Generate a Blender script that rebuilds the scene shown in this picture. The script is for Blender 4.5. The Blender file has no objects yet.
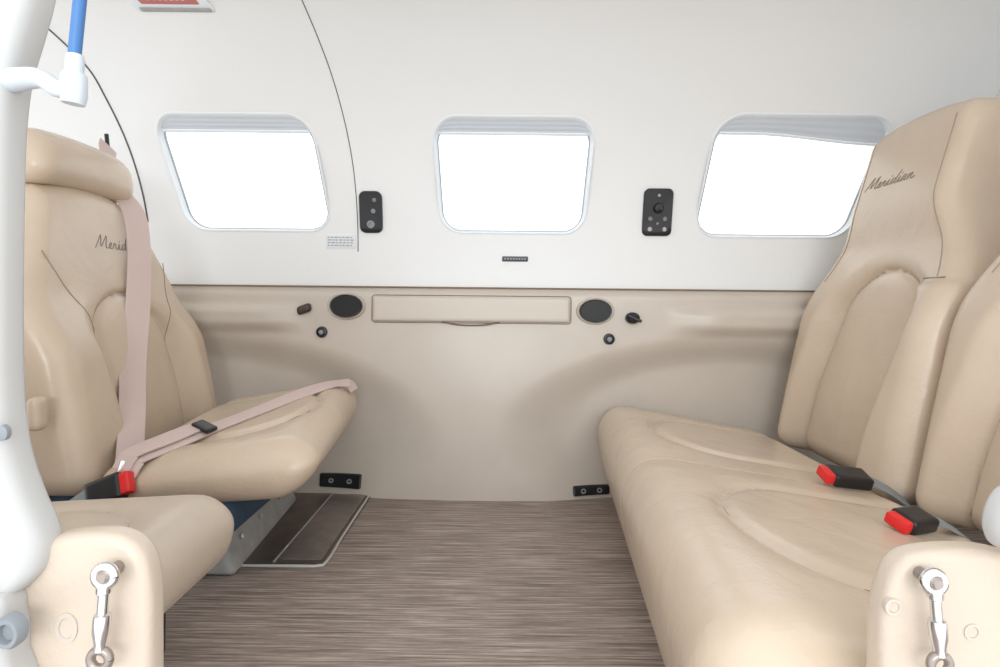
import bpy, math, bmesh
from mathutils import Vector, Matrix
F=600.0; CZ=0.515; ROLL=.010
def sm(a,b,x):
    t=max(0.0,min(1.0,(x-a)/(b-a))); return t*t*(3-2*t)
def at(px,py,Y):
    u=px-500; v=py-300
    u,v=u+ROLL*v, v-ROLL*u
    return Vector((u/F*Y, Y, CZ-v/F*Y))
def onwall(px,py,fn):
    Y=1.55
    for _ in range(12):
        p=at(px,py,Y); Y=fn(p.x,p.z)
    return at(px,py,Y)
scene=bpy.context.scene
col=scene.collection
# ---------------- materials
def mat(name,c,rough=0.5,metal=0.0,spec=0.5,bump=0.0,bscale=60,var=0.0,vscale=8,coat=0.0,wrinkle=0.0):
    m=bpy.data.materials.new(name); m.use_nodes=True
    nt=m.node_tree; b=nt.nodes['Principled BSDF']
    b.inputs['Base Color'].default_value=(*c,1); b.inputs['Roughness'].default_value=rough
    b.inputs['Metallic'].default_value=metal; b.inputs['Specular IOR Level'].default_value=spec
    b.inputs['Coat Weight'].default_value=coat
    tc=nt.nodes.new('ShaderNodeTexCoord')
    if bump>0:
        n=nt.nodes.new('ShaderNodeTexNoise'); n.inputs['Scale'].default_value=bscale; n.inputs['Detail'].default_value=4
        nt.links.new(tc.outputs['Object'],n.inputs['Vector'])
        bp=nt.nodes.new('ShaderNodeBump'); bp.inputs['Strength'].default_value=bump; bp.inputs['Distance'].default_value=0.002
        nt.links.new(n.outputs['Fac'],bp.inputs['Height']); nt.links.new(bp.outputs['Normal'],b.inputs['Normal'])
        if wrinkle>0:
            n2=nt.nodes.new('ShaderNodeTexNoise'); n2.inputs['Scale'].default_value=13; n2.inputs['Detail'].default_value=2; n2.inputs['Distortion'].default_value=.8
            nt.links.new(tc.outputs['Object'],n2.inputs['Vector'])
            b2=nt.nodes.new('ShaderNodeBump'); b2.inputs['Strength'].default_value=wrinkle; b2.inputs['Distance'].default_value=0.010
            nt.links.new(n2.outputs['Fac'],b2.inputs['Height']); nt.links.new(b2.outputs['Normal'],bp.inputs['Normal'])
    if var>0:
        n=nt.nodes.new('ShaderNodeTexNoise'); n.inputs['Scale'].default_value=vscale; n.inputs['Detail'].default_value=3
        nt.links.new(tc.outputs['Object'],n.inputs['Vector'])
        r=nt.nodes.new('ShaderNodeValToRGB')
        r.color_ramp.elements[0].position=.3; r.color_ramp.elements[1].position=.7
        r.color_ramp.elements[0].color=(*[x*(1-var) for x in c],1); r.color_ramp.elements[1].color=(*[min(1,x*(1+var)) for x in c],1)
        nt.links.new(n.outputs['Fac'],r.inputs['Fac']); nt.links.new(r.outputs['Color'],b.inputs['Base Color'])
    return m
M={}
M['liner']=mat('white_headliner',(.79,.79,.78),.5,bump=.08,bscale=250)
M['panel']=mat('tan_side_panel',(.555,.49,.42),.33,bump=.1,bscale=300,var=.03)
M['lid']=mat('tan_lid',(.575,.51,.435),.36,bump=.08,bscale=300)
M['leather']=mat('beige_leather',(.60,.482,.365),.27,bump=.22,bscale=170,var=.04,vscale=9,wrinkle=.2)
M['leather_cream']=mat('cream_leather',(.60,.50,.40),.33,bump=.25,bscale=170,var=.04,vscale=9,wrinkle=.1)
M['seam']=mat('seam_thread',(.36,.285,.21),.7)
M['embro']=mat('embroidery_thread',(.28,.235,.20),.7)
M['belt']=mat('pinkish_webbing',(.61,.475,.43),.6,bump=.5,bscale=500)
M['black']=mat('black_plastic',(.012,.012,.014),.35)
M['dark']=mat('dark_charcoal_fabric',(.03,.035,.045),.8,bump=.3,bscale=200)
M['navy']=mat('navy_fabric',(.035,.07,.12),.8,bump=.3,bscale=200)
M['red']=mat('red_plastic',(.75,.02,.02),.35)
M['fadedred']=mat('faded_red_print',(.50,.16,.15),.5)
M['white']=mat('offwhite_gloss_paint',(.52,.515,.50),.55)
M['wplastic']=mat('white_plastic',(.54,.58,.62),.45)
M['blue']=mat('blue_hose',(.05,.16,.38),.45)
M['chrome']=mat('chrome',(.75,.75,.76),.18,metal=1)
M['greymetal']=mat('brushed_grey_metal',(.36,.31,.275),.32,metal=.6,var=.12,vscale=30)
M['darkmetal']=mat('dark_brown_tray_metal',(.17,.135,.11),.28,metal=.5,var=.2,vscale=20)
M['greyplas']=mat('grey_plastic',(.36,.355,.345),.5,var=.15,vscale=25)
M['ltgrey']=mat('light_grey_trim',(.52,.51,.49),.5)
M['gasket']=mat('grey_gasket',(.25,.27,.29),.6)
M['palegasket']=mat('pale_gasket',(.36,.39,.42),.6)
M['line']=mat('black_seam',(.10,.10,.105),.6)
M['brownline']=mat('brown_seal',(.20,.14,.09),.6)
M['ink']=mat('placard_ink',(.3,.3,.32),.6)
M['frame']=mat('window_bezel_white',(.74,.77,.79),.45)
m=bpy.data.materials.new('clear_acrylic'); m.use_nodes=True; nt=m.node_tree; nt.nodes.clear()
o=nt.nodes.new('ShaderNodeOutputMaterial'); tr=nt.nodes.new('ShaderNodeBsdfTransparent'); gl=nt.nodes.new('ShaderNodeBsdfGlossy'); mx=nt.nodes.new('ShaderNodeMixShader')
gl.inputs['Roughness'].default_value=.05; mx.inputs[0].default_value=.04
nt.links.new(tr.outputs[0],mx.inputs[1]); nt.links.new(gl.outputs[0],mx.inputs[2]); nt.links.new(mx.outputs[0],o.inputs[0]); M['pane']=m
M['shade']=mat('pleated_shade',(.54,.57,.61),.7)
m=mat('woven_vinyl_floor',(.3,.25,.2),.55); nt=m.node_tree; b=nt.nodes['Principled BSDF']
tc=nt.nodes.new('ShaderNodeTexCoord'); mp=nt.nodes.new('ShaderNodeMapping'); mp.inputs['Scale'].default_value=(6,215,1)
n=nt.nodes.new('ShaderNodeTexNoise'); n.inputs['Scale'].default_value=1.0; n.inputs['Detail'].default_value=5; n.inputs['Roughness'].default_value=.75
r=nt.nodes.new('ShaderNodeValToRGB'); e=r.color_ramp.elements
e[0].position=.35; e[0].color=(.13,.096,.078,1); e[1].position=.65; e[1].color=(.57,.48,.415,1)
x=e.new(.5); x.color=(.30,.237,.2,1)
nt.links.new(tc.outputs['Object'],mp.inputs['Vector']); nt.links.new(mp.outputs[0],n.inputs['Vector']); nt.links.new(n.outputs['Fac'],r.inputs['Fac']); nt.links.new(r.outputs['Color'],b.inputs['Base Color'])
bp=nt.nodes.new('ShaderNodeBump'); bp.inputs['Strength'].default_value=.25; bp.inputs['Distance'].default_value=.001
nt.links.new(n.outputs['Fac'],bp.inputs['Height']); nt.links.new(bp.outputs['Normal'],b.inputs['Normal']); M['floor']=m
# ---------------- builders
def tag(o,label=None,category=None,kind=None,group=None):
    if label: o['label']=label
    if category: o['category']=category
    if kind: o['kind']=kind
    if group: o['group']=group
    return o
def add(name,vs,fs,m,parent=None,smooth=True,**kw):
    vs=[Vector(v) for v in vs]
    lo=Vector([min(v[i] for v in vs) for i in range(3)]); hi=Vector([max(v[i] for v in vs) for i in range(3)])
    c=(lo+hi)/2
    me=bpy.data.meshes.new(name); me.from_pydata([v-c for v in vs],[],fs); me.update()
    me.materials.append(M[m] if isinstance(m,str) else m)
    bm=bmesh.new(); bm.from_mesh(me); bmesh.ops.recalc_face_normals(bm,faces=bm.faces); bm.to_mesh(me); bm.free()
    me.polygons.foreach_set('use_smooth',[smooth]*len(me.polygons))
    if smooth:
        try: me.set_sharp_from_angle(angle=math.radians(50))
        except Exception: pass
    o=bpy.data.objects.new(name,me); col.objects.link(o); o.location=c
    if parent:
        o.parent=parent
        o.matrix_parent_inverse=Matrix.Translation(-Vector(parent.location))
    tag(o,**kw); return o
def empty(name,loc,**kw):
    o=bpy.data.objects.new(name,None); o.location=loc; o.empty_display_size=.05; col.objects.link(o); tag(o,**kw); return o
def rblock(name,size,r,cell,deform,m,parent=None,center=(0,0,0),**kw):
    n=[max(2,int(round(s/cell))) for s in size]; h=[s/2 for s in size]
    idx={}; vs=[]
    def V(i,j,k):
        key=(i,j,k)
        if key in idx: return idx[key]
        p=[(-1+2*key[a]/n[a])*h[a] for a in range(3)]
        q=[max(-(h[a]-min(r,h[a]*.999)),min(h[a]-min(r,h[a]*.999),p[a])) for a in range(3)]
        d=Vector([p[a]-q[a] for a in range(3)])
        if d.length>1e-9: d=d.normalized()*min(r,min(h)*.999)
        p=Vector([q[a]+d[a]+center[a] for a in range(3)])
        vs.append(Vector(deform(p)) if deform else p); idx[key]=len(vs)-1; return idx[key]
    fs=[]
    for a in range(3):
        b,c=(a+1)%3,(a+2)%3
        for side in (0,n[a]):
            for j in range(n[b]):
                for k in range(n[c]):
                    q=[]
                    for (dj,dk) in ((0,0),(1,0),(1,1),(0,1)):
                        key=[0,0,0]; key[a]=side; key[b]=j+dj; key[c]=k+dk; q.append(V(*key))
                    fs.append(q if side else q[::-1])
    return add(name,vs,fs,m,parent,**kw)
def smoothpath(pts,k=6):
    pts=[Vector(p) for p in pts]; P=[pts[0]]+pts+[pts[-1]]; out=[]
    for i in range(1,len(P)-2):
        for s in range(k):
            t=s/k; a,b,c,d=P[i-1],P[i],P[i+1],P[i+2]
            out.append(.5*((2*b)+(c-a)*t+(2*a-5*b+4*c-d)*t*t+(3*b-a-3*c+d)*t**3))
    out.append(pts[-1]); return out
def tubegeo(pts,rad,ns=8,vs=None,fs=None):
    vs=[] if vs is None else vs; fs=[] if fs is None else fs
    pts=[Vector(p) for p in pts]; n=len(pts); base=len(vs)
    up=Vector((0.13,0.31,0.94))
    for i,p in enumerate(pts):
        t=(pts[min(n-1,i+1)]-pts[max(0,i-1)])
        if t.length<1e-9: t=Vector((0,0,1))
        t.normalize(); u=t.cross(up)
        if u.length<1e-3: u=t.cross(Vector((1,0,0)))
        u.normalize(); up=u.cross(t).normalized()
        rr=rad[i] if isinstance(rad,(list,tuple)) else rad
        for s in range(ns):
            a=2*math.pi*s/ns; vs.append(p+u*math.cos(a)*rr+up*math.sin(a)*rr)
    for i in range(n-1):
        for s in range(ns):
            a=base+i*ns+s; b=base+i*ns+(s+1)%ns; fs.append([a,b,b+ns,a+ns])
    fs.append([base+s for s in range(ns)][::-1]); fs.append([base+(n-1)*ns+s for s in range(ns)])
    return vs,fs
def tube(name,pts,rad,m,parent=None,ns=8,**kw):
    vs,fs=tubegeo(pts,rad,ns); return add(name,vs,fs,m,parent,**kw)
def ribbon(name,pts,nrm,width,th,m,parent=None,**kw):
    vs=[];fs=[];n=len(pts)
    for i,p in enumerate(pts):
        t=(pts[min(n-1,i+1)]-pts[max(0,i-1)]).normalized(); N=nrm[i].normalized(); s=t.cross(N).normalized(); N=s.cross(t).normalized()
        w=width/2
        for a,b in ((-w,0),(-w,th),(-w*.8,th*1.3),(w*.8,th*1.3),(w,th),(w,0)): vs.append(p+s*a+N*b)
    for i in range(n-1):
        for s in range(6):
            a=i*6+s;b=i*6+(s+1)%6; fs.append([a,b,b+6,a+6])
    fs.append(list(range(6))[::-1]); fs.append([(n-1)*6+s for s in range(6)])
    return add(name,vs,fs,m,parent,**kw)
def rrect(x0,x1,z0,z1,r,n=8):
    pts=[]
    for cx,cz,a0 in ((x1-r,z0+r,-90),(x1-r,z1-r,0),(x0+r,z1-r,90),(x0+r,z0+r,180)):
        for i in range(n+1):
            a=math.radians(a0+90*i/n); pts.append([cx+r*math.cos(a),cz+r*math.sin(a)])
    return pts
def extr(name,outline,y0,y1,bev,m,parent=None,**kw):
    o=[Vector((p[0],p[1])) for p in outline]; n=len(o)
    area=sum(o[i].x*o[(i+1)%n].y-o[(i+1)%n].x*o[i].y for i in range(n))
    if area<0: o=o[::-1]
    nr=[]
    for i in range(n):
        a=(o[i]-o[i-1]); b=(o[(i+1)%n]-o[i])
        a=a.normalized() if a.length>1e-9 else a; b=b.normalized() if b.length>1e-9 else b
        t=(a+b); t=t.normalized() if t.length>1e-6 else Vector((1,0)); nr.append(Vector((-t.y,t.x)))
    vs=[];fs=[];K=5;rings=[]
    for k in range(K+1):
        a=math.pi/2*k/K; rings.append((bev*(1-math.sin(a)), y0+bev*(1-math.cos(a))))
    for k in range(K+1):
        a=math.pi/2*k/K; rings.append((bev*(1-math.cos(a)), y1-bev*(1-math.sin(a))))
    for ins,y in rings:
        for i in range(n):
            p=o[i]+nr[i]*ins; vs.append((p.x,y,p.y))
    for k in range(len(rings)-1):
        for i in range(n):
            a=k*n+i;b=k*n+(i+1)%n; fs.append([a,b,b+n,a+n])
    fs.append(list(range(n))[::-1]); fs.append([(len(rings)-1)*n+i for i in range(n)])
    return add(name,vs,fs,m,parent,**kw)
def lathe(name,c,prof,sx,sz,surf,m,parent=None,ns=32,**kw):
    vs=[];fs=[]
    for (r,d) in prof:
        for s in range(ns):
            a=2*math.pi*s/ns; x=c.x+r*sx*math.cos(a); z=c.z+r*sz*math.sin(a)
            vs.append((x,(surf(x,z) if surf else c.y)-d,z))
    for i in range(len(prof)-1):
        for s in range(ns):
            a=i*ns+s;b=i*ns+(s+1)%ns; fs.append([a,b,b+ns,a+ns])
    fs.append(list(range(ns))); fs.append([(len(prof)-1)*ns+s for s in range(ns)])
    return add(name,vs,fs,m,parent,**kw)
# ---------------- shell
PE=2/2.3
def prof(t):
    c,s=math.cos(t),math.sin(t)
    return (.95+.65*math.copysign(abs(c)**PE,c), .55+.68*abs(s)**PE)
def wallY(x,z):
    if z<=.55: return 1.6
    return .95+.65*(1-min(1,((z-.55)/.68))**2.3)**(1/2.3)
def shell(name,ts,x0,x1,nx,th,**kw):
    vs=[];fs=[];n=len(ts)
    for layer in (0,1):
        for i,t in enumerate(ts):
            Y,Z=t if isinstance(t,tuple) else prof(t)
            d=Vector((Y-.95,Z-.5)).normalized()*th*layer
            for j in range(nx+1): vs.append((x0+(x1-x0)*j/nx,Y+d.x,Z+d.y))
    L=n*(nx+1)
    for i in range(n-1):
        for j in range(nx):
            a=i*(nx+1)+j; fs.append([a,a+1,a+nx+2,a+nx+1]); fs.append([L+a,L+a+nx+1,L+a+nx+2,L+a+1])
    for j in range(nx):
        fs.append([j,L+j,L+j+1,j+1]); a=(n-1)*(nx+1)+j; fs.append([a,a+1,L+a+1,L+a])
    for i in range(n-1):
        a=i*(nx+1); fs.append([a,a+nx+1,L+a+nx+1,L+a]); a+=nx; fs.append([a,L+a,L+a+nx+1,a+nx+1])
    return add(name,vs,fs,'liner',**kw)
def tz(z): return math.asin(((z-.55)/.68)**(1/PE))
zs=[.53]+[.55+ (1.165-.55)*i/56 for i in range(57)]
XL,XR=-1.6,1.22
wall=shell('wall_right',[(wallY(0,z),z) for z in zs],XL,XR,200,.02,kind='structure',label='curved white cabin sidewall liner with three window openings',category='wall')
t1=tz(1.165)
shell('ceiling',[t1+(math.radians(122)-t1)*i/40 for i in range(41)],XL,XR,40,.02,kind='structure',label='curved white cabin headliner',category='ceiling')
wins=[(-.832,-.882,-.447,-.480,.692,.972,0),(-.160,-.176,.222,.238,.692,.972,0),(.512,.542,.925,.990,.688,.982,1)]
def wmap(w,u,z):
    t=(z-w[4])/(w[5]-w[4]); a=w[0]+(w[1]-w[0])*t; b=w[2]+(w[3]-w[2])*t
    return a+(b-a)*u
def wout(w,n=10,ins=0):
    W=.39; H=w[5]-w[4]; pts=rrect(ins,W-ins,ins,H-ins,max(.02,.058-ins),n)
    return [(wmap(w,p[0]/W,w[4]+p[1]),w[4]+p[1]) for p in pts]
for w in wins:
    o=wout(w); n=len(o); vs=[(p[0],1.2,p[1]) for p in o]+[(p[0],1.9,p[1]) for p in o]
    fs=[[i,(i+1)%n,(i+1)%n+n,i+n] for i in range(n)]+[list(range(n))[::-1],list(range(n,2*n))]
    c=add('cutter',vs,fs,'liner',smooth=False)
    md=wall.modifiers.new('b','BOOLEAN'); md.operation='DIFFERENCE'; md.solver='EXACT'; md.object=c
    bpy.context.view_layer.update()
    dg=bpy.context.evaluated_depsgraph_get(); me=bpy.data.meshes.new_from_object(wall.evaluated_get(dg))
    wall.modifiers.clear(); wall.data=me; bpy.data.objects.remove(c)
wall.data.polygons.foreach_set('use_smooth',[True]*len(wall.data.polygons))
try: wall.data.set_sharp_from_angle(angle=math.radians(40))
except Exception: pass
def ringmesh(w,rings,name,m,parent=None,**kw):
    vs=[];fs=[];n=None
    for ins,off in rings:
        o=wout(w,10,ins); n=len(o)
        for p in o: vs.append((p[0],wallY(p[0],p[1])+off,p[1]))
    K=len(rings)
    for k in range(K-1):
        for i in range(n):
            a=k*n+i;b=k*n+(i+1)%n; fs.append([a,b,b+n,a+n])
    return add(name,vs,fs,m,parent,**kw)
for i,w in enumerate(wins):
    f=ringmesh(w,[(-.003,.0),(-.002,-.0015),(0,-.002),(.002,-.001),(.005,.014),(.008,.018),(.008,.028),(-.004,.028)],'window_%d'%(i+1),'frame',kind='structure',label='rounded cabin window in white bezel with raised pleated shade',category='window')
    g=ringmesh(w,[(.0068,.0165),(.0075,.017),(.0098,.0185),(.0098,.023),(.0068,.022)],'gasket','palegasket',f)
    z0,z1,k=w[4],w[5],w[6]
    NX,NZ=12,12; vs=[];fs=[]
    for b_ in range(NZ+1):
        z=z0+.009+(z1-z0-.018)*b_/NZ
        for a_ in range(NX+1): vs.append((wmap(w,.025+.95*a_/NX,z),wallY(0,z)+.025,z))
    for b_ in range(NZ):
        for a_ in range(NX):
            q=b_*(NX+1)+a_; fs.append([q,q+1,q+NX+2,q+NX+1])
    add('window_pane',vs,fs,'pane',f)
    def dropf(u): return .032 if not k else .036+.022*sm(.2,1,u)
    vs=[];fs=[]; NP=6; NX=40
    for b_ in range(NP+1):
        for a_ in range(NX+1):
            u=.012+.976*a_/NX; e_=max(0,1-min(u,1-u)/.14); top=.004+.026*e_**2.6
            dr=max(dropf(u),top+.002); z=z1-top-(dr-top)*b_/NP
            vs.append((wmap(w,u,z),wallY(0,z)+.009+(.0010 if b_%2 else 0),z))
    for b_ in range(NP):
        for a_ in range(NX):
            q=b_*(NX+1)+a_; fs.append([q,q+1,q+NX+2,q+NX+1])
    add('window_shade',vs,fs,'shade',f,smooth=False,label='pale grey pleated shade folded up')
    def bar(p):
        u=p.x; z=z1-dropf(u)-.003+p.z; return (wmap(w,u,z),wallY(0,z)+.010+p.y,z)
    rblock('shade_rail',(.94,.008,.006),.0028,.02,bar,'frame',f,center=(.5,0,0))
def seam(name,pts,rad,m,**kw):
    P=[]
    for q in smoothpath([Vector((a,b,0)) for a,b in pts],8): 
        P.append(Vector((q.x,wallY(0,q.y)-.0003,q.y)))
    return tube(name,P,rad,m,**kw)
seam('trim_1',[(-.379,.64),(-.379,.72),(-.383,.85),(-.394,.96),(-.410,1.06),(-.434,1.16)],.0012,'line',kind='structure',label='thin black joint between liner panels',category='trim')
seam('trim_2',[(v.x,v.z) for v in [onwall(148,222,wallY),onwall(142,190,wallY),onwall(128,145,wallY),onwall(107,100,wallY),onwall(88,68,wallY),onwall(50,30,wallY),onwall(30,12,wallY)]],.0022,'line',kind='structure',label='dark rubber edge strip curving up the cabin wall',category='trim')
extr('wall_back',[(1.2,0),(1.24,0),(1.24,1.3),(1.2,1.3)],.45,1.62,.002,'liner',kind='structure',label='white rear cabin bulkhead',category='wall')
# ---------------- lower panel
def panelY(x,z):
    y=1.6-.052
    for cx,rx in ((-.80,.62),(.62,.60)):
        d=math.sqrt(((x-cx)/rx)**2+((z-.16)/.26)**2); y+=.038*(1-sm(.72,1.05,d))
    e=1-sm(.49,.60,-x) if x<0 else 1-sm(.42,.56,x)
    y-= .022*(1-e)*sm(.42,.455,z)*(1-sm(.480,.502,z))
    y+= .010*sm(.525,.545,z)
    y-= .012*math.exp(-((x-.0)/.22)**2)*(1-sm(.25,.48,z))
    return y
vs=[];fs=[];NX,NZ=220,90
for j in range(NZ+1):
    z=.543*j/NZ
    for i in range(NX+1):
        x=XL+(1.2-XL)*i/NX; vs.append((x,panelY(x,z),z))
for j in range(NZ):
    for i in range(NX):
        q=j*(NX+1)+i; fs.append([q,q+1,q+NX+2,q+NX+1])
b0=len(vs)
for i in range(NX+1): vs.append((XL+(1.2-XL)*i/NX,1.61,.545))
for i in range(NX): q=NZ*(NX+1)+i; fs.append([q,q+1,b0+i+1,b0+i])
b1=len(vs)
for i in range(NX+1): vs.append((XL+(1.2-XL)*i/NX,1.61,0))
for i in range(NX): fs.append([b0+i,b0+i+1,b1+i+1,b1+i]); fs.append([i,b1+i,b1+i+1,i+1])
add('wall_lower',vs,fs,'panel',kind='structure',label='tan moulded lower sidewall panel with sculpted recesses',category='wall')
tube('trim_3',[Vector((x/20*1.0,1.553,.5455)) for x in range(-32,25)],.0025,'brownline',kind='structure',label='thin brown joint line above the tan panel',category='trim')
a=onwall(373,322,panelY); b=onwall(570,297,panelY)
a.z=(a.z+onwall(570,322,panelY).z)/2; b.z=(b.z+onwall(373,297,panelY).z)/2
def conf(surf,off=0):
    return lambda p:(p.x,surf(p.x,p.z)-p.y-off,p.z)
lid=rblock('storage_lid',(b.x-a.x,.014,b.z-a.z),.006,.006,conf(panelY),'lid',center=((a.x+b.x)/2,.004,(a.z+b.z)/2),label='long tan flip-open storage lid set in the side panel',category='storage lid')
q=onwall(471,323,panelY)
tube('finger_notch',smoothpath([(q.x-.075,q.y-.006,q.z+.004),(q.x-.04,q.y-.004,q.z-.004),(q.x,q.y-.003,q.z-.006),(q.x+.04,q.y-.004,q.z-.004),(q.x+.075,q.y-.006,q.z+.004)]),.0022,'brownline',lid)
tube('lid_gap',[Vector((p[0],panelY(p[0],p[1])+.0005,p[1])) for p in (lambda o:o+[o[0]])(rrect(a.x-.003,b.x+.003,a.z-.003,b.z+.003,.008,4))],.0014,'brownline',lid)
vb=mat('vent_black',(.008,.008,.008),.42,spec=.35)
for px,py in ((347,306),(595,311)):
    c=onwall(px,py,panelY)
    v=lathe('air_vent',c,[(1.17,-.004),(1.17,.004),(1.10,.008),(1.0,.007),(.94,-.002),(.92,-.004)],.042,.030,panelY,'panel',label='oval black air vent in a tan bezel',category='air vent',group='sidewall air vents')
    lathe('vent_rim',c,[(1.0,.002),(1.0,.013),(.95,.017),(.90,.0165),(.87,.012)],.042,.030,panelY,'black',v)
    lathe('vent_nozzle',c,[(.90,.0155),(.84,.011),(.76,.0072),(.64,.004),(.5,.0022),(.3,.0008),(.0001,.0003)],.042,.030,panelY,vb,v)
for px,py in ((322,332),(609,339)):
    c=onwall(px,py,panelY)
    v=lathe('headset_jack',c,[(1.0,-.002),(1.0,.004),(.9,.008),(.65,.009),(.6,.003),(.0001,.002)],.0145,.0145,panelY,'black',label='small round black jack socket in the side panel',category='socket',group='sidewall jacks')
    lathe('jack_core',c,[(.5,.0),(.5,.010),(.3,.012),(.0001,.012)],.0125,.0125,panelY,'gasket',v)
c=onwall(305,309,panelY)
rblock('coat_hook',(.036,.022,.022),.008,.003,lambda p:(c.x+p.x*math.cos(.3)-p.z*.2,c.y-.006-p.y,c.z+p.z+p.x*.35),mat('dark_brown_plastic',(.05,.033,.022),.4),label='small dark brown latch on the side panel',category='latch')
c2=onwall(632,318,panelY)
k=lathe('control_knob',c2,[(1,-.003),(1,.012),(.85,.02),(.5,.024),(.0001,.024)],.018,.015,panelY,'black',label='black rotary knob on the side panel',category='knob')
tube('knob_lever',[c2+Vector((-.012,-.02,.006)),c2+Vector((.018,-.03,-.008))],[.006,.004],'black',k)
for i,(x0,y0,x1,y1) in enumerate(((320,474,362,486),(573,484,609,496))):
    a=onwall(x0,y1,panelY); b=onwall(x1,y0,panelY)
    v=rblock('power_socket',(b.x-a.x,.012,b.z-a.z),.004,.004,conf(panelY),'black',center=((a.x+b.x)/2,.003,(a.z+b.z)/2),label='black rectangular double socket low on the side panel',category='socket',group='low sidewall sockets')
    for s in (-.22,.22):
        cc=Vector(((a.x+b.x)/2+s*(b.x-a.x),0,(a.z+b.z)/2)); lathe('socket_hole',cc,[(1,.006),(1,.0105),(.6,.0105),(.5,.009),(.0001,.009)],.007,.006,panelY,'gasket',v)
def plate(name,x0,y0,x1,y1,m,th=.012,r=.006,surf=wallY,**kw):
    a=onwall(x0,y1,surf); b=onwall(x1,y0,surf)
    o=rblock(name,(b.x-a.x,th,b.z-a.z),r,.004,conf(surf),m,center=((a.x+b.x)/2,th*.25,(a.z+b.z)/2),**kw)
    return o,a,b
def rplate(name,x0,y0,x1,y1,rad,th,m,**kw):
    a=onwall(x0,y1,wallY); b=onwall(x1,y0,wallY); o=rrect(a.x,b.x,a.z,b.z,rad,6); n=len(o); cx=(a.x+b.x)/2; cz=(a.z+b.z)/2
    vs=[];fs=[]
    rings=[(1,-.002),(1,th*.7),(.96,th),(.8,th),(.4,th),(.001,th)]
    for s,d in rings:
        for p in o:
            x=cx+(p[0]-cx)*s; z=cz+(p[1]-cz)*s; vs.append((x,wallY(x,z)-d,z))
    for k_ in range(len(rings)-1):
        for i in range(n):
            q=k_*n+i;w_=k_*n+(i+1)%n; fs.append([q,w_,w_+n,q+n])
    return add(name,vs,fs,m,**kw),a,b
p,a,b=rplate('audio_panel',360.5,191.5,382,233,.016,.009,'black',label='black rounded headset control plate on white wall',category='control panel')
for fx,fy,r_ in ((.68,.78,.005),(.62,.52,.006),(.5,.2,.010)):
    lathe('jack',Vector((a.x+(b.x-a.x)*fx,0,a.z+(b.z-a.z)*fy)),[(1,.006),(1,.012),(.6,.013),(.5,.010),(.0001,.010)],r_,r_,wallY,'gasket',p)
p,a,b=rplate('audio_panel',641.5,189,673.5,236,.014,.009,'black',label='larger black control plate with knob and jacks',category='control panel')
for fx,fy,r_,mm in ((.5,.58,.013,'black'),(.25,.36,.006,'gasket'),(.75,.36,.006,'gasket'),(.5,.85,.004,'ltgrey'),(.25,.14,.006,'ltgrey'),(.75,.14,.006,'ltgrey'),(.5,.26,.003,'ltgrey')):
    lathe('jack',Vector((a.x+(b.x-a.x)*fx,0,a.z+(b.z-a.z)*fy)),[(1,.006),(1,.011),(.7,.013),(.62,.0095),(.0001,.0095)] if mm!='black' else [(1,.006),(1,.016),(.8,.02),(.0001,.02)],r_,r_,wallY,mm,p)
p,a,b=plate('placard',326,235,356,248,'frame',th=.004,r=.0015,label='small white printed placard on the wall',category='placard')
vs=[];fs=[]
def dash(surf,x0,x1,z,h,off):
    i=len(vs); vs.extend([(x0,surf(x0,z)-off,z-h),(x1,surf(x1,z)-off,z-h),(x1,surf(x1,z)-off,z+h),(x0,surf(x0,z)-off,z+h)]); fs.append([i,i+1,i+2,i+3])
for r_ in range(4):
    z=b.z-(b.z-a.z)*(.2+.2*r_); x=a.x+.006
    for k_ in range(7):
        w_=.005+.004*((k_*7+r_*5)%3)/2
        if x+w_<b.x-.004: dash(wallY,x,x+w_,z,.0013,.0042)
        x+=w_+.003
add('printed_lines',vs,fs,'ink',p,smooth=False)
p,a,b=plate('placard',502,256.5,528,261.5,'black',th=.004,r=.0015,label='tiny black placard with white lettering',category='placard')
vs=[];fs=[];x=a.x+.006
for k_ in range(8): dash(wallY,x,x+.005,(a.z+b.z)/2,.002,.0042); x+=.0075
add('printed_lines',vs,fs,'gasket',p,smooth=False)
zc=1.164; ax,bx=-.818,-.645
def wsf(p): return (p.x+(-.03*(p.z-zc)/.04),wallY(0,p.z)-p.y,p.z)
p=rblock('exit_placard',(bx-ax,.012,.046),.005,.005,wsf,'frame',center=((ax+bx)/2,.003,zc),label='white overhead recess with faded red and white placard',category='placard')
rblock('red_band',((bx-ax)*.74,.006,.012),.002,.005,wsf,'fadedred',p,center=((ax+bx)/2,.008,zc-.010))
rblock('lower_lip',((bx-ax)*.9,.010,.004),.002,.004,wsf,'greyplas',p,center=((ax+bx)/2,.008,zc-.022))
vs=[];fs=[];x=ax+.03
for k_ in range(9): dash(wallY,x,x+.007,zc-.010,.003,.0115); x+=.0122
add('printed_lines',vs,fs,'frame',p,smooth=False)
# ---------------- floor
extr('floor',[(-1.6,-.03),(1.22,-.03),(1.22,0),(-1.6,0)],.15,1.62,.001,'floor',kind='structure',label='taupe woven vinyl floor with fine cross stripes',category='floor')
tray=rblock('floor_tray',(.22,.42,.004),.0015,.02,None,'darkmetal',center=(-.44,1.365,.002),label='dark metal floor access tray with raised rim beside seat',category='tray')
rblock('tray_lid',(.085,.39,.003),.001,.02,None,'greymetal',tray,center=(-.385,1.365,.0055),label='brushed grey cover plate')
tube('tray_rim',smoothpath([(-.335,1.57,.003),(-.334,1.30,.003),(-.332,1.17,.003),(-.345,1.148,.003),(-.40,1.146,.003),(-.75,1.146,.003)],5),.0030,'ltgrey',tray)
tube('tray_divider',[(-.432,1.565,.005),(-.432,1.16,.005)],.0025,'greyplas',tray)
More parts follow.
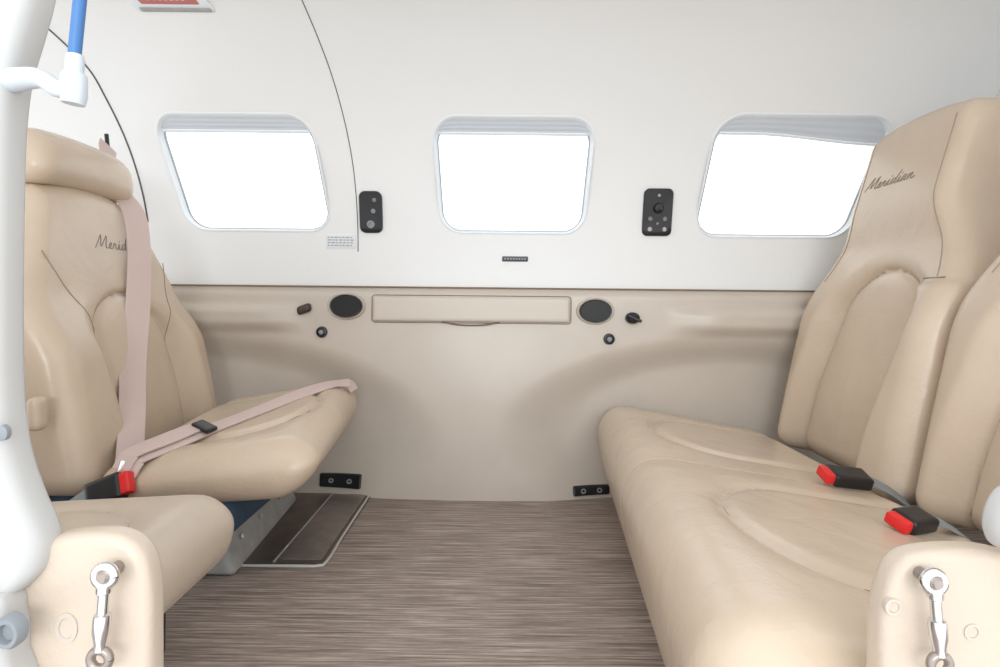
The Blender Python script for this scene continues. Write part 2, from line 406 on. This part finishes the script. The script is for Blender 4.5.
# ---------------- seats
class Seat: pass
def make_seat(kind,side,xb,yc,hw,zb,H,lean,wtop,z_n0,z_n1,L,czb,T,tilt,frontfn,name='cabin_seat',label='',leather='leather',under=.04,crad=.055,bth=.13,lat=0,droop=.012,a=.125,h0=.325,bb=.10,tight=1.0,lc0=.035,lc1=-.03,ext=0):
    S=Seat(); s=side
    S.root=empty(name,(xb-s*.2,yc,0),label=label,category='seat',group='leather cabin seats')
    def sd(l,h,h0,aa,bb):
        if h<h0: return abs(abs(l)-aa), abs(l)<aa
        r=math.sqrt(l*l+((h-h0)*aa/bb)**2); return abs(r-aa), r<aa
    def lc(h): return lc0+(lc1-lc0)*sm(0,.45,h)
    def back(p):
        f,l,h=p
        front=sm(-.2,.6,f/(bth/2))
        w=1-(1-wtop)*sm(z_n0,z_n1,zb+h)
        aw=l/hw
        d,ins=sd(l-lc(h),h,h0,a,bb)
        bol=0 if ins else .040*sm(.0,.06,d)*(1-sm(.40,.64,h/H))
        if kind=='R' and l<lc(h)-a*.6 and not ins:
            bol+=.020*sm(.0,.04,d)*(1-sm(.385,.402,h))
        g=-.010*math.exp(-(d/.008)**2)+(.007*(1-math.exp(-(d/.03)**2)) if ins else 0)
        hd=0
        if kind=='R': hd=.018*sm(.62,.76,h/H)
        f2=f*(1-.25*sm(.6,1,h/H))+front*(bol+g+hd+.018*math.exp(-((h-.16)/.12)**2)*(1-abs(aw)))
        f2-= lean*h
        lz=h-(.016 if kind=='R' else .028)*(aw*aw)*sm(.8,1,h/H)
        return (xb-s*f2, yc+l*w, zb+lz)
    S.back=back
    rblock('backrest',(bth,2*hw,H),.045,.0062,back,leather,S.root,center=(0,0,H/2))
    S.fp=lambda l,h,off=.0:Vector(back((bth/2+off,l,h)))
    path=[(-a,h0*t) for t in (.08,.3,.6,.9)]+[(-a*math.cos(math.pi*i/24),h0+bb*math.sin(math.pi*i/24)) for i in range(25)]+[(a,h0*t) for t in (.9,.6,.3,.08)]
    tube('seam',[S.fp(l+lc(h),h,.0004) for l,h in path],.0011,'seam',S.root,6)
    for sg in (-1,1):
        pts=[(lc(h0*.9)+sg*a,h0*.95)]+[(lc(h0)+sg*a+(sg*hw*.93-lc(h0)-sg*a)*t,h0*.95+(H*.74-h0*.95)*(t**.6)) for t in (.1,.3,.6,.8,1)]
        if kind=='R': pts=[(sg*hw*.80,H*q) for q in (.535,.57,.62,.7,.78,.86,.93,.96)]
        tube('seam',[S.fp(v.x,v.y,.0004) for v in smoothpath([Vector((u,w_,0)) for u,w_ in pts],5)],.0011,'seam',S.root,6)
    if kind=='R':
        tube('seam',[S.fp(-.150-.070*i/12,.404,.0006) for i in range(13)],.0012,'seam',S.root,6)
    ca=hw*.62; f0=L*.50
    def cush(p):
        f,l,t=p; 
        if tight<1 and abs(l)>hw-crad and not (ext and l<0): l=math.copysign(hw-(hw-abs(l))*tight,l)
        rel=max(0,min(1,t/T)); aw=l/hw
        wt=sm(.35,.95,rel)
        d,ins=sd(l,f,f0,ca,.13)
        g=-.007*math.exp(-(d/.009)**2)+(.003 if ins else .003*sm(0,.05,d))
        if tight<1: g-=.0035*math.exp(-((hw-abs(l))/.018)**2)
        if l<0 and ext: l=l*(1+ext/hw)
        Y=yc+l
        sc=abs((xb-s*.10)-frontfn(Y))/L
        u=f/L
        z=czb+t+tilt*u*(rel if kind!='L' else .35+.65*rel)+wt*(g-droop*sm(.80,1,u)-(.012*abs(aw)**4 if tight==1 else 0))+lat*aw*rel
        f2=f*sc-under*(1-rel)**1.3*sm(.5,1,u)+.012*math.sin(math.pi*rel)*sm(.8,1,u)
        return (xb-s*(.10+f2) ,Y,z)
    rblock('seat_cushion',(L,2*hw-.001,T),min(crad,T*.49),.0085,cush,leather,S.root,center=(L/2,0,T/2))
    S.tp=lambda f,l,off=0:Vector(cush((f,l,T)))+Vector((0,0,off))
    path=[(.04,-ca)]+[(f0*t,-ca) for t in (.4,.7,.95)]+[(f0+.13*math.sin(math.pi*i/24),-ca*math.cos(math.pi*i/24)) for i in range(25)]+[(f0*t,ca) for t in (.95,.7,.4)]+[(.04,ca)]
    tube('seam',[S.tp(f,l,.0003) for f,l in path],.0010,'seam',S.root,6)
    S.hw=hw;S.H=H;S.yc=yc;S.xb=xb;S.s=s;S.zb=zb;S.bth=bth;S.wt=wtop;S.zn=(z_n0,z_n1)
    return S
ff_r=lambda Y:.25-(1.5-Y)*.085
S1=make_seat('R',1,.785,1.268,.248,.16,.76,.205,.63,.51,.745,.46,.012,.175,.075,ff_r,label='beige leather forward-facing seat with tall headrest beside window wall',tight=.04)
S2=make_seat('R',1,.785,.772,.248,.16,.76,.205,.63,.51,.745,.46,.012,.175,.075,ff_r,label='beige leather forward-facing seat beside the cabin door',tight=.04,ext=.060)
ffl=lambda Y:-.352+.09*(1.5-Y)
S3=make_seat('L',-1,-.785,1.255,.26,.17,.575,.21,.58,.45,.74,.37,.150,.095,.060,ffl,label='beige leather rear-facing seat with padded headrest and draped harness',under=.03,crad=.046,lat=.020,a=.115,h0=.25,lc0=.03,lc1=.0)
S4=make_seat('L',-1,-.80,.64,.24,.15,.575,.21,.60,.45,.74,.37,.115,.11,.02,lambda Y:-.378,label='beige leather rear-facing seat beside the door opening',leather='leather_cream',under=.015,crad=.045,droop=.004,a=.115,h0=.25,lc0=.03,lc1=.0)
for S in (S3,S4):
    lean=.21
    def hd(p,S=S):
        f,l,h=p; y=l/.155
        f2=f+.010*math.exp(-((h-.06)/.045)**2)-lean*(.58+h)
        return (S.xb+f2,S.yc-.005+l*(1-.06*h/.12),S.zb+.562+h-.010*y*y)
    rblock('headrest',(.105,.300,.108),.040,.0068,hd,'leather',S.root,center=(.016,0,.054))
for S,(x0,x1,z0,z1),mm in ((S1,(.34,.9,.001,.06),'dark'),(S2,(.30,.9,.001,.06),'dark'),(S3,(-.80,-.455,.10,.175),'navy'),(S4,(-.80,-.46,.001,.14),'dark')):
    rblock('seat_base',(x1-x0,S.hw*2-.06,z1-z0),.02,.02,None,mm,S.root,center=((x0+x1)/2,S.yc,(z0+z1)/2))
rblock('rail_cover',(.24,.42,.105),.012,.01,lambda p:(p.x-(.045*(p.z/.105) if p.x>-.65 else 0)-.06*(p.y-1.12),p.y,p.z),'greyplas',S3.root,center=(-.600,1.31,.054),label='grey plastic rail cover with screws')
for y in (1.17,1.28,1.40):
    xx=-.497-.06*(y-1.12); tube('screw',[Vector((xx-.012,y,.045)),Vector((xx+.003,y,.050))],.005,'chrome',S3.root)
strokes=[[(0,-.1),(.15,.3),(.6,1.9),(.75,2),(.85,.2),(1.5,1.8),(1.7,2),(1.65,.3),(1.85,0),(2.1,.2),(2.5,.6),(2.55,.9),(2.35,1),(2.2,.5),(2.4,0),(2.8,.2),(3.0,1),(3.1,.95),(3.3,.85),(3.25,.3),(3.45,0),(3.65,.2),(3.9,1),(3.85,.3),(4.0,0),(4.25,.2)],
[(3.97,1.4),(4.05,1.5)],
[(4.95,.9),(4.6,1),(4.35,.4),(4.55,0),(4.9,.5),(5.3,2.1),(5.0,.4),(5.15,0),(5.4,.2),(5.65,1),(5.6,.3),(5.75,0),(6,.2)],[(5.72,1.4),(5.8,1.5)],
[(6.6,.9),(6.3,1),(6.05,.4),(6.2,0),(6.5,.5),(6.7,1),(6.6,.3),(6.75,0),(7,.2),(7.15,1),(7.1,0),(7.35,.8),(7.6,1),(7.6,.3),(7.75,0),(8.2,.3)]]
def embro(S,l0,l1,h,slant=.4):
    vs=[];fs=[];u=(l1-l0)/8.2; hu=.0125
    for st in strokes:
        P=[S.fp(l0+(v.x+slant*v.y*.7)*u,h+v.y*hu,.0006) for v in smoothpath([Vector((a_,b_,0)) for a_,b_ in st],4)]
        tubegeo(P,.0009,6,vs,fs)
    add('embroidery',vs,fs,'embro',S.root,label='dark script embroidery on the leather')
def Lw(S,dl,h):
    return dl/(1-(1-S.wt)*sm(S.zn[0],S.zn[1],S.zb+h))
embro(S1,Lw(S1,1.378-S1.yc,.61),Lw(S1,1.215-S1.yc,.61),.612)
embro(S2,Lw(S2,.105,.61),Lw(S2,-.05,.61),.612)
embro(S3,Lw(S3,1.215-S3.yc,.45),Lw(S3,1.375-S3.yc,.45),.445)
# harness
sp=[Vector((-.945,1.44,.875)),Vector((-.925,1.41,.845)),at(120,190,1.385),at(134,214,1.35),at(139,250,1.32),at(138,300,1.275),at(133,360,1.215),at(132,410,1.155),at(130,450,1.09),at(128,477,1.03)]
P=smoothpath(sp,6); N=[]
for i in range(len(P)):
    t=i/(len(P)-1); N.append(Vector((1,-.25-.55*sm(.15,.4,t)+.10*math.sin(t*17),.35)))
hb=empty('seat_belt',P[-1],label='pinkish beige webbing harness draped over the seat',category='seat belt')
ribbon('shoulder_strap',P,N,.048,.0022,'belt',hb)
tube('strap_anchor',[Vector((-.955,1.45,.905)),Vector((-.945,1.44,.87))],.005,'black',hb)
cp=[(.075,-.235),(.105,-.19),(.14,-.14),(.205,-.03),(.265,.08),(.315,.145),(.335,.165),(.352,.18)]
P2=[]
lead=at(127,476,1.0)
raw=[lead,lead.lerp(S3.tp(.075,-.235,.006),.5)+Vector((0,0,.004))]+[S3.tp(a_,b_,.006) for a_,b_ in cp]
P2=smoothpath(raw,6)
for i in range(14,len(P2)):  # keep the webbing resting on the leather
    pass
e_=P2[-1].copy(); N2=[Vector((.05*math.sin(i*.4),-.5+.06*math.sin(i*.3),1)) for i in range(len(P2))]
for dx,dz in ((.009,-.007),(.014,-.018)): P2.append(e_+Vector((dx,.004,dz))); N2.append(Vector((1.0,-.3,.5)))
ribbon('lap_strap',P2,N2,.035,.0022,'belt',hb)
P3=[p+Vector((-.012,.004,.009)) for i,p in enumerate(P2[:25])]
ribbon('lap_strap',P3,N2[:25],.035,.0022,'belt',hb)
def orient_block(name,c,ax,up,size,r,m,parent,cell=.004,**kw):
    X=ax.normalized(); Z=(up-X*up.dot(X)).normalized(); Yv=Z.cross(X)
    return rblock(name,size,r,cell,lambda p:c+X*p.x+Yv*p.y+Z*p.z,m,parent,**kw)
d=(P2[26]-P2[23]); orient_block('adjuster',P2[24]+Vector((0,-.002,.010)),d,Vector((0,-.45,1)),(.024,.046,.008),.003,'black',hb)
orient_block('latch_plate',at(127,475,1.01),Vector((.1,.35,1)),Vector((1,-.8,.2)),(.045,.034,.006),.002,'chrome',hb)
def buckle(red,black_dir,label,ln=.075,up=Vector((0,0,1)),k=1.0):
    dr=black_dir.normalized()
    e=empty('seat_belt_buckle',red,label=label,category='buckle',group='red release buckles')
    orient_block('buckle_body',red+dr*ln*.5,dr,up,(ln,.044*k,.024*k),.005,'black',e)
    orient_block('release_button',red-dr*.003,dr,up,(.022*k,.036*k,.019*k),.003,'red',e)
    Pw=[red+dr*ln*.95,red+dr*(ln+.03)+Vector((0,0,-.01)),red+dr*(ln+.07)+Vector((0,0,-.03))]
    ribbon('webbing',smoothpath(Pw,4),[up]*9,.034*k,.002,'gasket',e)
buckle(at(829,475,1.01),Vector((1,.08,-.13)),'black buckle with red button lying between two beige seats',.068,Vector((-.1,-.35,1)),k=.92)
buckle(at(901,522,.80),Vector((1,.38,-.02)),'black buckle with red button on the seat beside the door',.05,Vector((-.2,-.4,1)),.86)
buckle(at(124,484,.985),Vector((-1,-.05,-.42)),'black buckle with red button at the hip of rear-facing seat',.06,Vector((.2,-.9,.5)))
rblock('armrest',(.022,.03,.055),.010,.005,None,'leather',S3.root,center=(-.742,.965,.325))
# ---------------- door frame, near side
def poly(pts,Y,k=5):
    P=[at(x,y,Y) for x,y in pts]; 
    return [(v.x,v.z) for v in smoothpath(P,k)]
def column(name,pts,y0,y1,ext,m,**kw):
    E=poly(pts,y1-.006,6); sg=-1 if ext<0 else 1; ab=abs(ext)
    sec=[(ab,y1),(.012,y1),(.004,y1-.001),(.001,y1-.003),(0,y1-.006),(.001,y0+.012),(.002,y0+.007),(.006,y0+.002),(.012,y0),(ab,y0)]
    vs=[];fs=[];k=len(sec)
    for x,z in E:
        for dx,y in sec: vs.append((x+sg*dx,y,z))
    for i in range(len(E)-1):
        for j in range(k):
            a=i*k+j;b=i*k+(j+1)%k; fs.append([a,b,b+k,a+k])
    fs.append(list(range(k))); fs.append([(len(E)-1)*k+j for j in range(k)])
    return add(name,vs,fs,m,**kw)
dfr=column('door_frame',[(62,-60),(54,0),(45,35),(31,85),(25,140),(23,220),(22,320),(24,400),(31,450),(44,490),(57,520),(61,540),(56,562),(40,580)],.42,.45,-.25,'white',label='glossy off-white curved edge of the cabin door frame',category='door frame')
j=poly([(36,700),(37,600),(40,565),(58,533),(95,523),(135,524),(158,540),(167,572),(168,620),(168,700)],.46)
jl=extr('door_jamb_panel',j,.435,.46,.008,'leather_cream',label='beige rounded jamb cover with chrome door latch stud',category='jamb panel',group='beige jamb covers')
j=poly([(862,700),(862,620),(866,585),(880,552),(905,540),(960,538),(1010,548),(1060,560),(1100,600),(1100,700)],.46)
jr=extr('door_jamb_panel',j,.435,.46,.008,'leather_cream',label='beige rounded jamb cover with chrome door latch stud beside seat',category='jamb panel',group='beige jamb covers')
def latch(px,py,px2,py2):
    Y=.42
    e=empty('door_cable_fitting',at(px,py,Y),label='chrome rod end fitting screwed to beige jamb cover',category='latch fitting',group='chrome rod fittings')
    c=at(px,py,Y)
    R=.0065; P=[c+Vector((R*math.cos(t*math.pi/12),0,R*math.sin(t*math.pi/12))) for t in range(25)]
    tube('eye_ring',P,.0036,'chrome',e,10)
    lathe('stud',c,[(1,-.016),(1,.003),(.7,.005),(.0001,.005)],.0045,.0045,None,'greymetal',e)
    b_=at(px2,py2,Y); 
    P=[c.lerp(b_,t) for t in (.13,.22,.24,.5,.52,.6,.75,.9,1.0)]
    tube('rod',P,[.0052,.005,.0036,.0036,.0054,.0058,.0058,.0042,.0042],'chrome',e,12)
    P=[b_+Vector((R*1.0*math.cos(t*math.pi/12),0,-R+R*math.sin(t*math.pi/12))) for t in range(25)]
    tube('lower_eye',P,.0032,'greymetal',e,10)
latch(105,576,100,650); latch(934,582,940,655)
for par,px,py in ((jl,67,628),(jr,972,632),(jr,893,607)):
    lathe('screw_recess',at(px,py,.435),[(1,-.002),(1,.001),(.7,.001),(.6,-.001),(.0001,-.001)],.006 if px!=67 else .008,.006 if px!=67 else .011,None,'lid',par)
column('door_frame',[(1018,480),(998,489),(988,503),(984,518),(985,532),(993,545),(1018,553)],.405,.43,.15,'white',label='glossy off-white lower corner of the door frame',category='door frame')
w_=poly([(-160,575),(10,575),(34,600),(37,640),(38,700),(-160,700)],.44,3)
extr('door_sill',w_,.41,.44,.008,'white',label='glossy off-white lower door sill corner',category='door sill')
lathe('door_bumper',at(12,630,.41),[(1,-.003),(1,.003),(.85,.006),(.6,.006),(.5,.002),(.0001,.002)],.0095,.0115,None,'gasket',label='round dark rubber door bumper',category='bumper')
q=at(2,433,.42)
lathe('frame_plug',q,[(1,-.003),(1,.001),(.7,.002),(.0001,.002)],.0045,.0055,None,'gasket',dfr)
h=empty('door_hose',at(75,85,.40),label='blue hose ending in a white plastic elbow on the door frame',category='hose')
YH=.40
tube('hose',[at(83,-40,YH),at(80,0,YH),at(76,40,YH),at(74,62,YH)],.0040,'blue',h,14)
tube('hose_fitting',[at(75,55,YH),at(75,60,YH),at(74,72,YH),at(74,76,YH),at(74,96,YH),at(73,104,YH)],[.0048,.0056,.0056,.0078,.0078,.007],'wplastic',h,16)
tube('bracket_arm',smoothpath([at(74,88,YH),at(58,89,YH),at(44,80,YH+.005),at(32,78,YH+.015),at(14,80,YH+.03)],5),[.0058]*10+[.0058+.0003*i for i in range(11)],'wplastic',h,14)
# ---------------- light and camera
w=bpy.data.worlds.new('World'); scene.world=w; w.use_nodes=True
bg=w.node_tree.nodes['Background']; bg.inputs[0].default_value=(.94,.97,1,1); bg.inputs[1].default_value=1.78
def area(name,loc,target,size,power,c=(1,1,1),spread=180):
    l=bpy.data.lights.new(name,'AREA'); l.shape='RECTANGLE'; l.size=size[0]; l.size_y=size[1]; l.energy=power; l.color=c; l.spread=math.radians(spread)
    o=bpy.data.objects.new(name,l); col.objects.link(o); o.location=loc
    o.rotation_euler=(Vector(target)-Vector(loc)).to_track_quat('-Z','Y').to_euler()
area('door_side_fill',(0,-1.6,.9),(0,1.6,.62),(1.8,.6),5,(.92,.965,1),70)  # added fill from the door side, narrowed and aimed to brighten the sidewall
cd=bpy.data.cameras.new('camera'); cam=bpy.data.objects.new('camera',cd); col.objects.link(cam)
cam.location=(0,0,CZ); cam.rotation_euler=(math.pi/2,-ROLL,0); cd.sensor_width=36; cd.lens=36*F/1000; cd.shift_y=-33.5/1000; cd.clip_start=.02
scene.camera=cam
try:
    scene.view_settings.view_transform='Standard'; scene.view_settings.look='None'
except Exception: pass
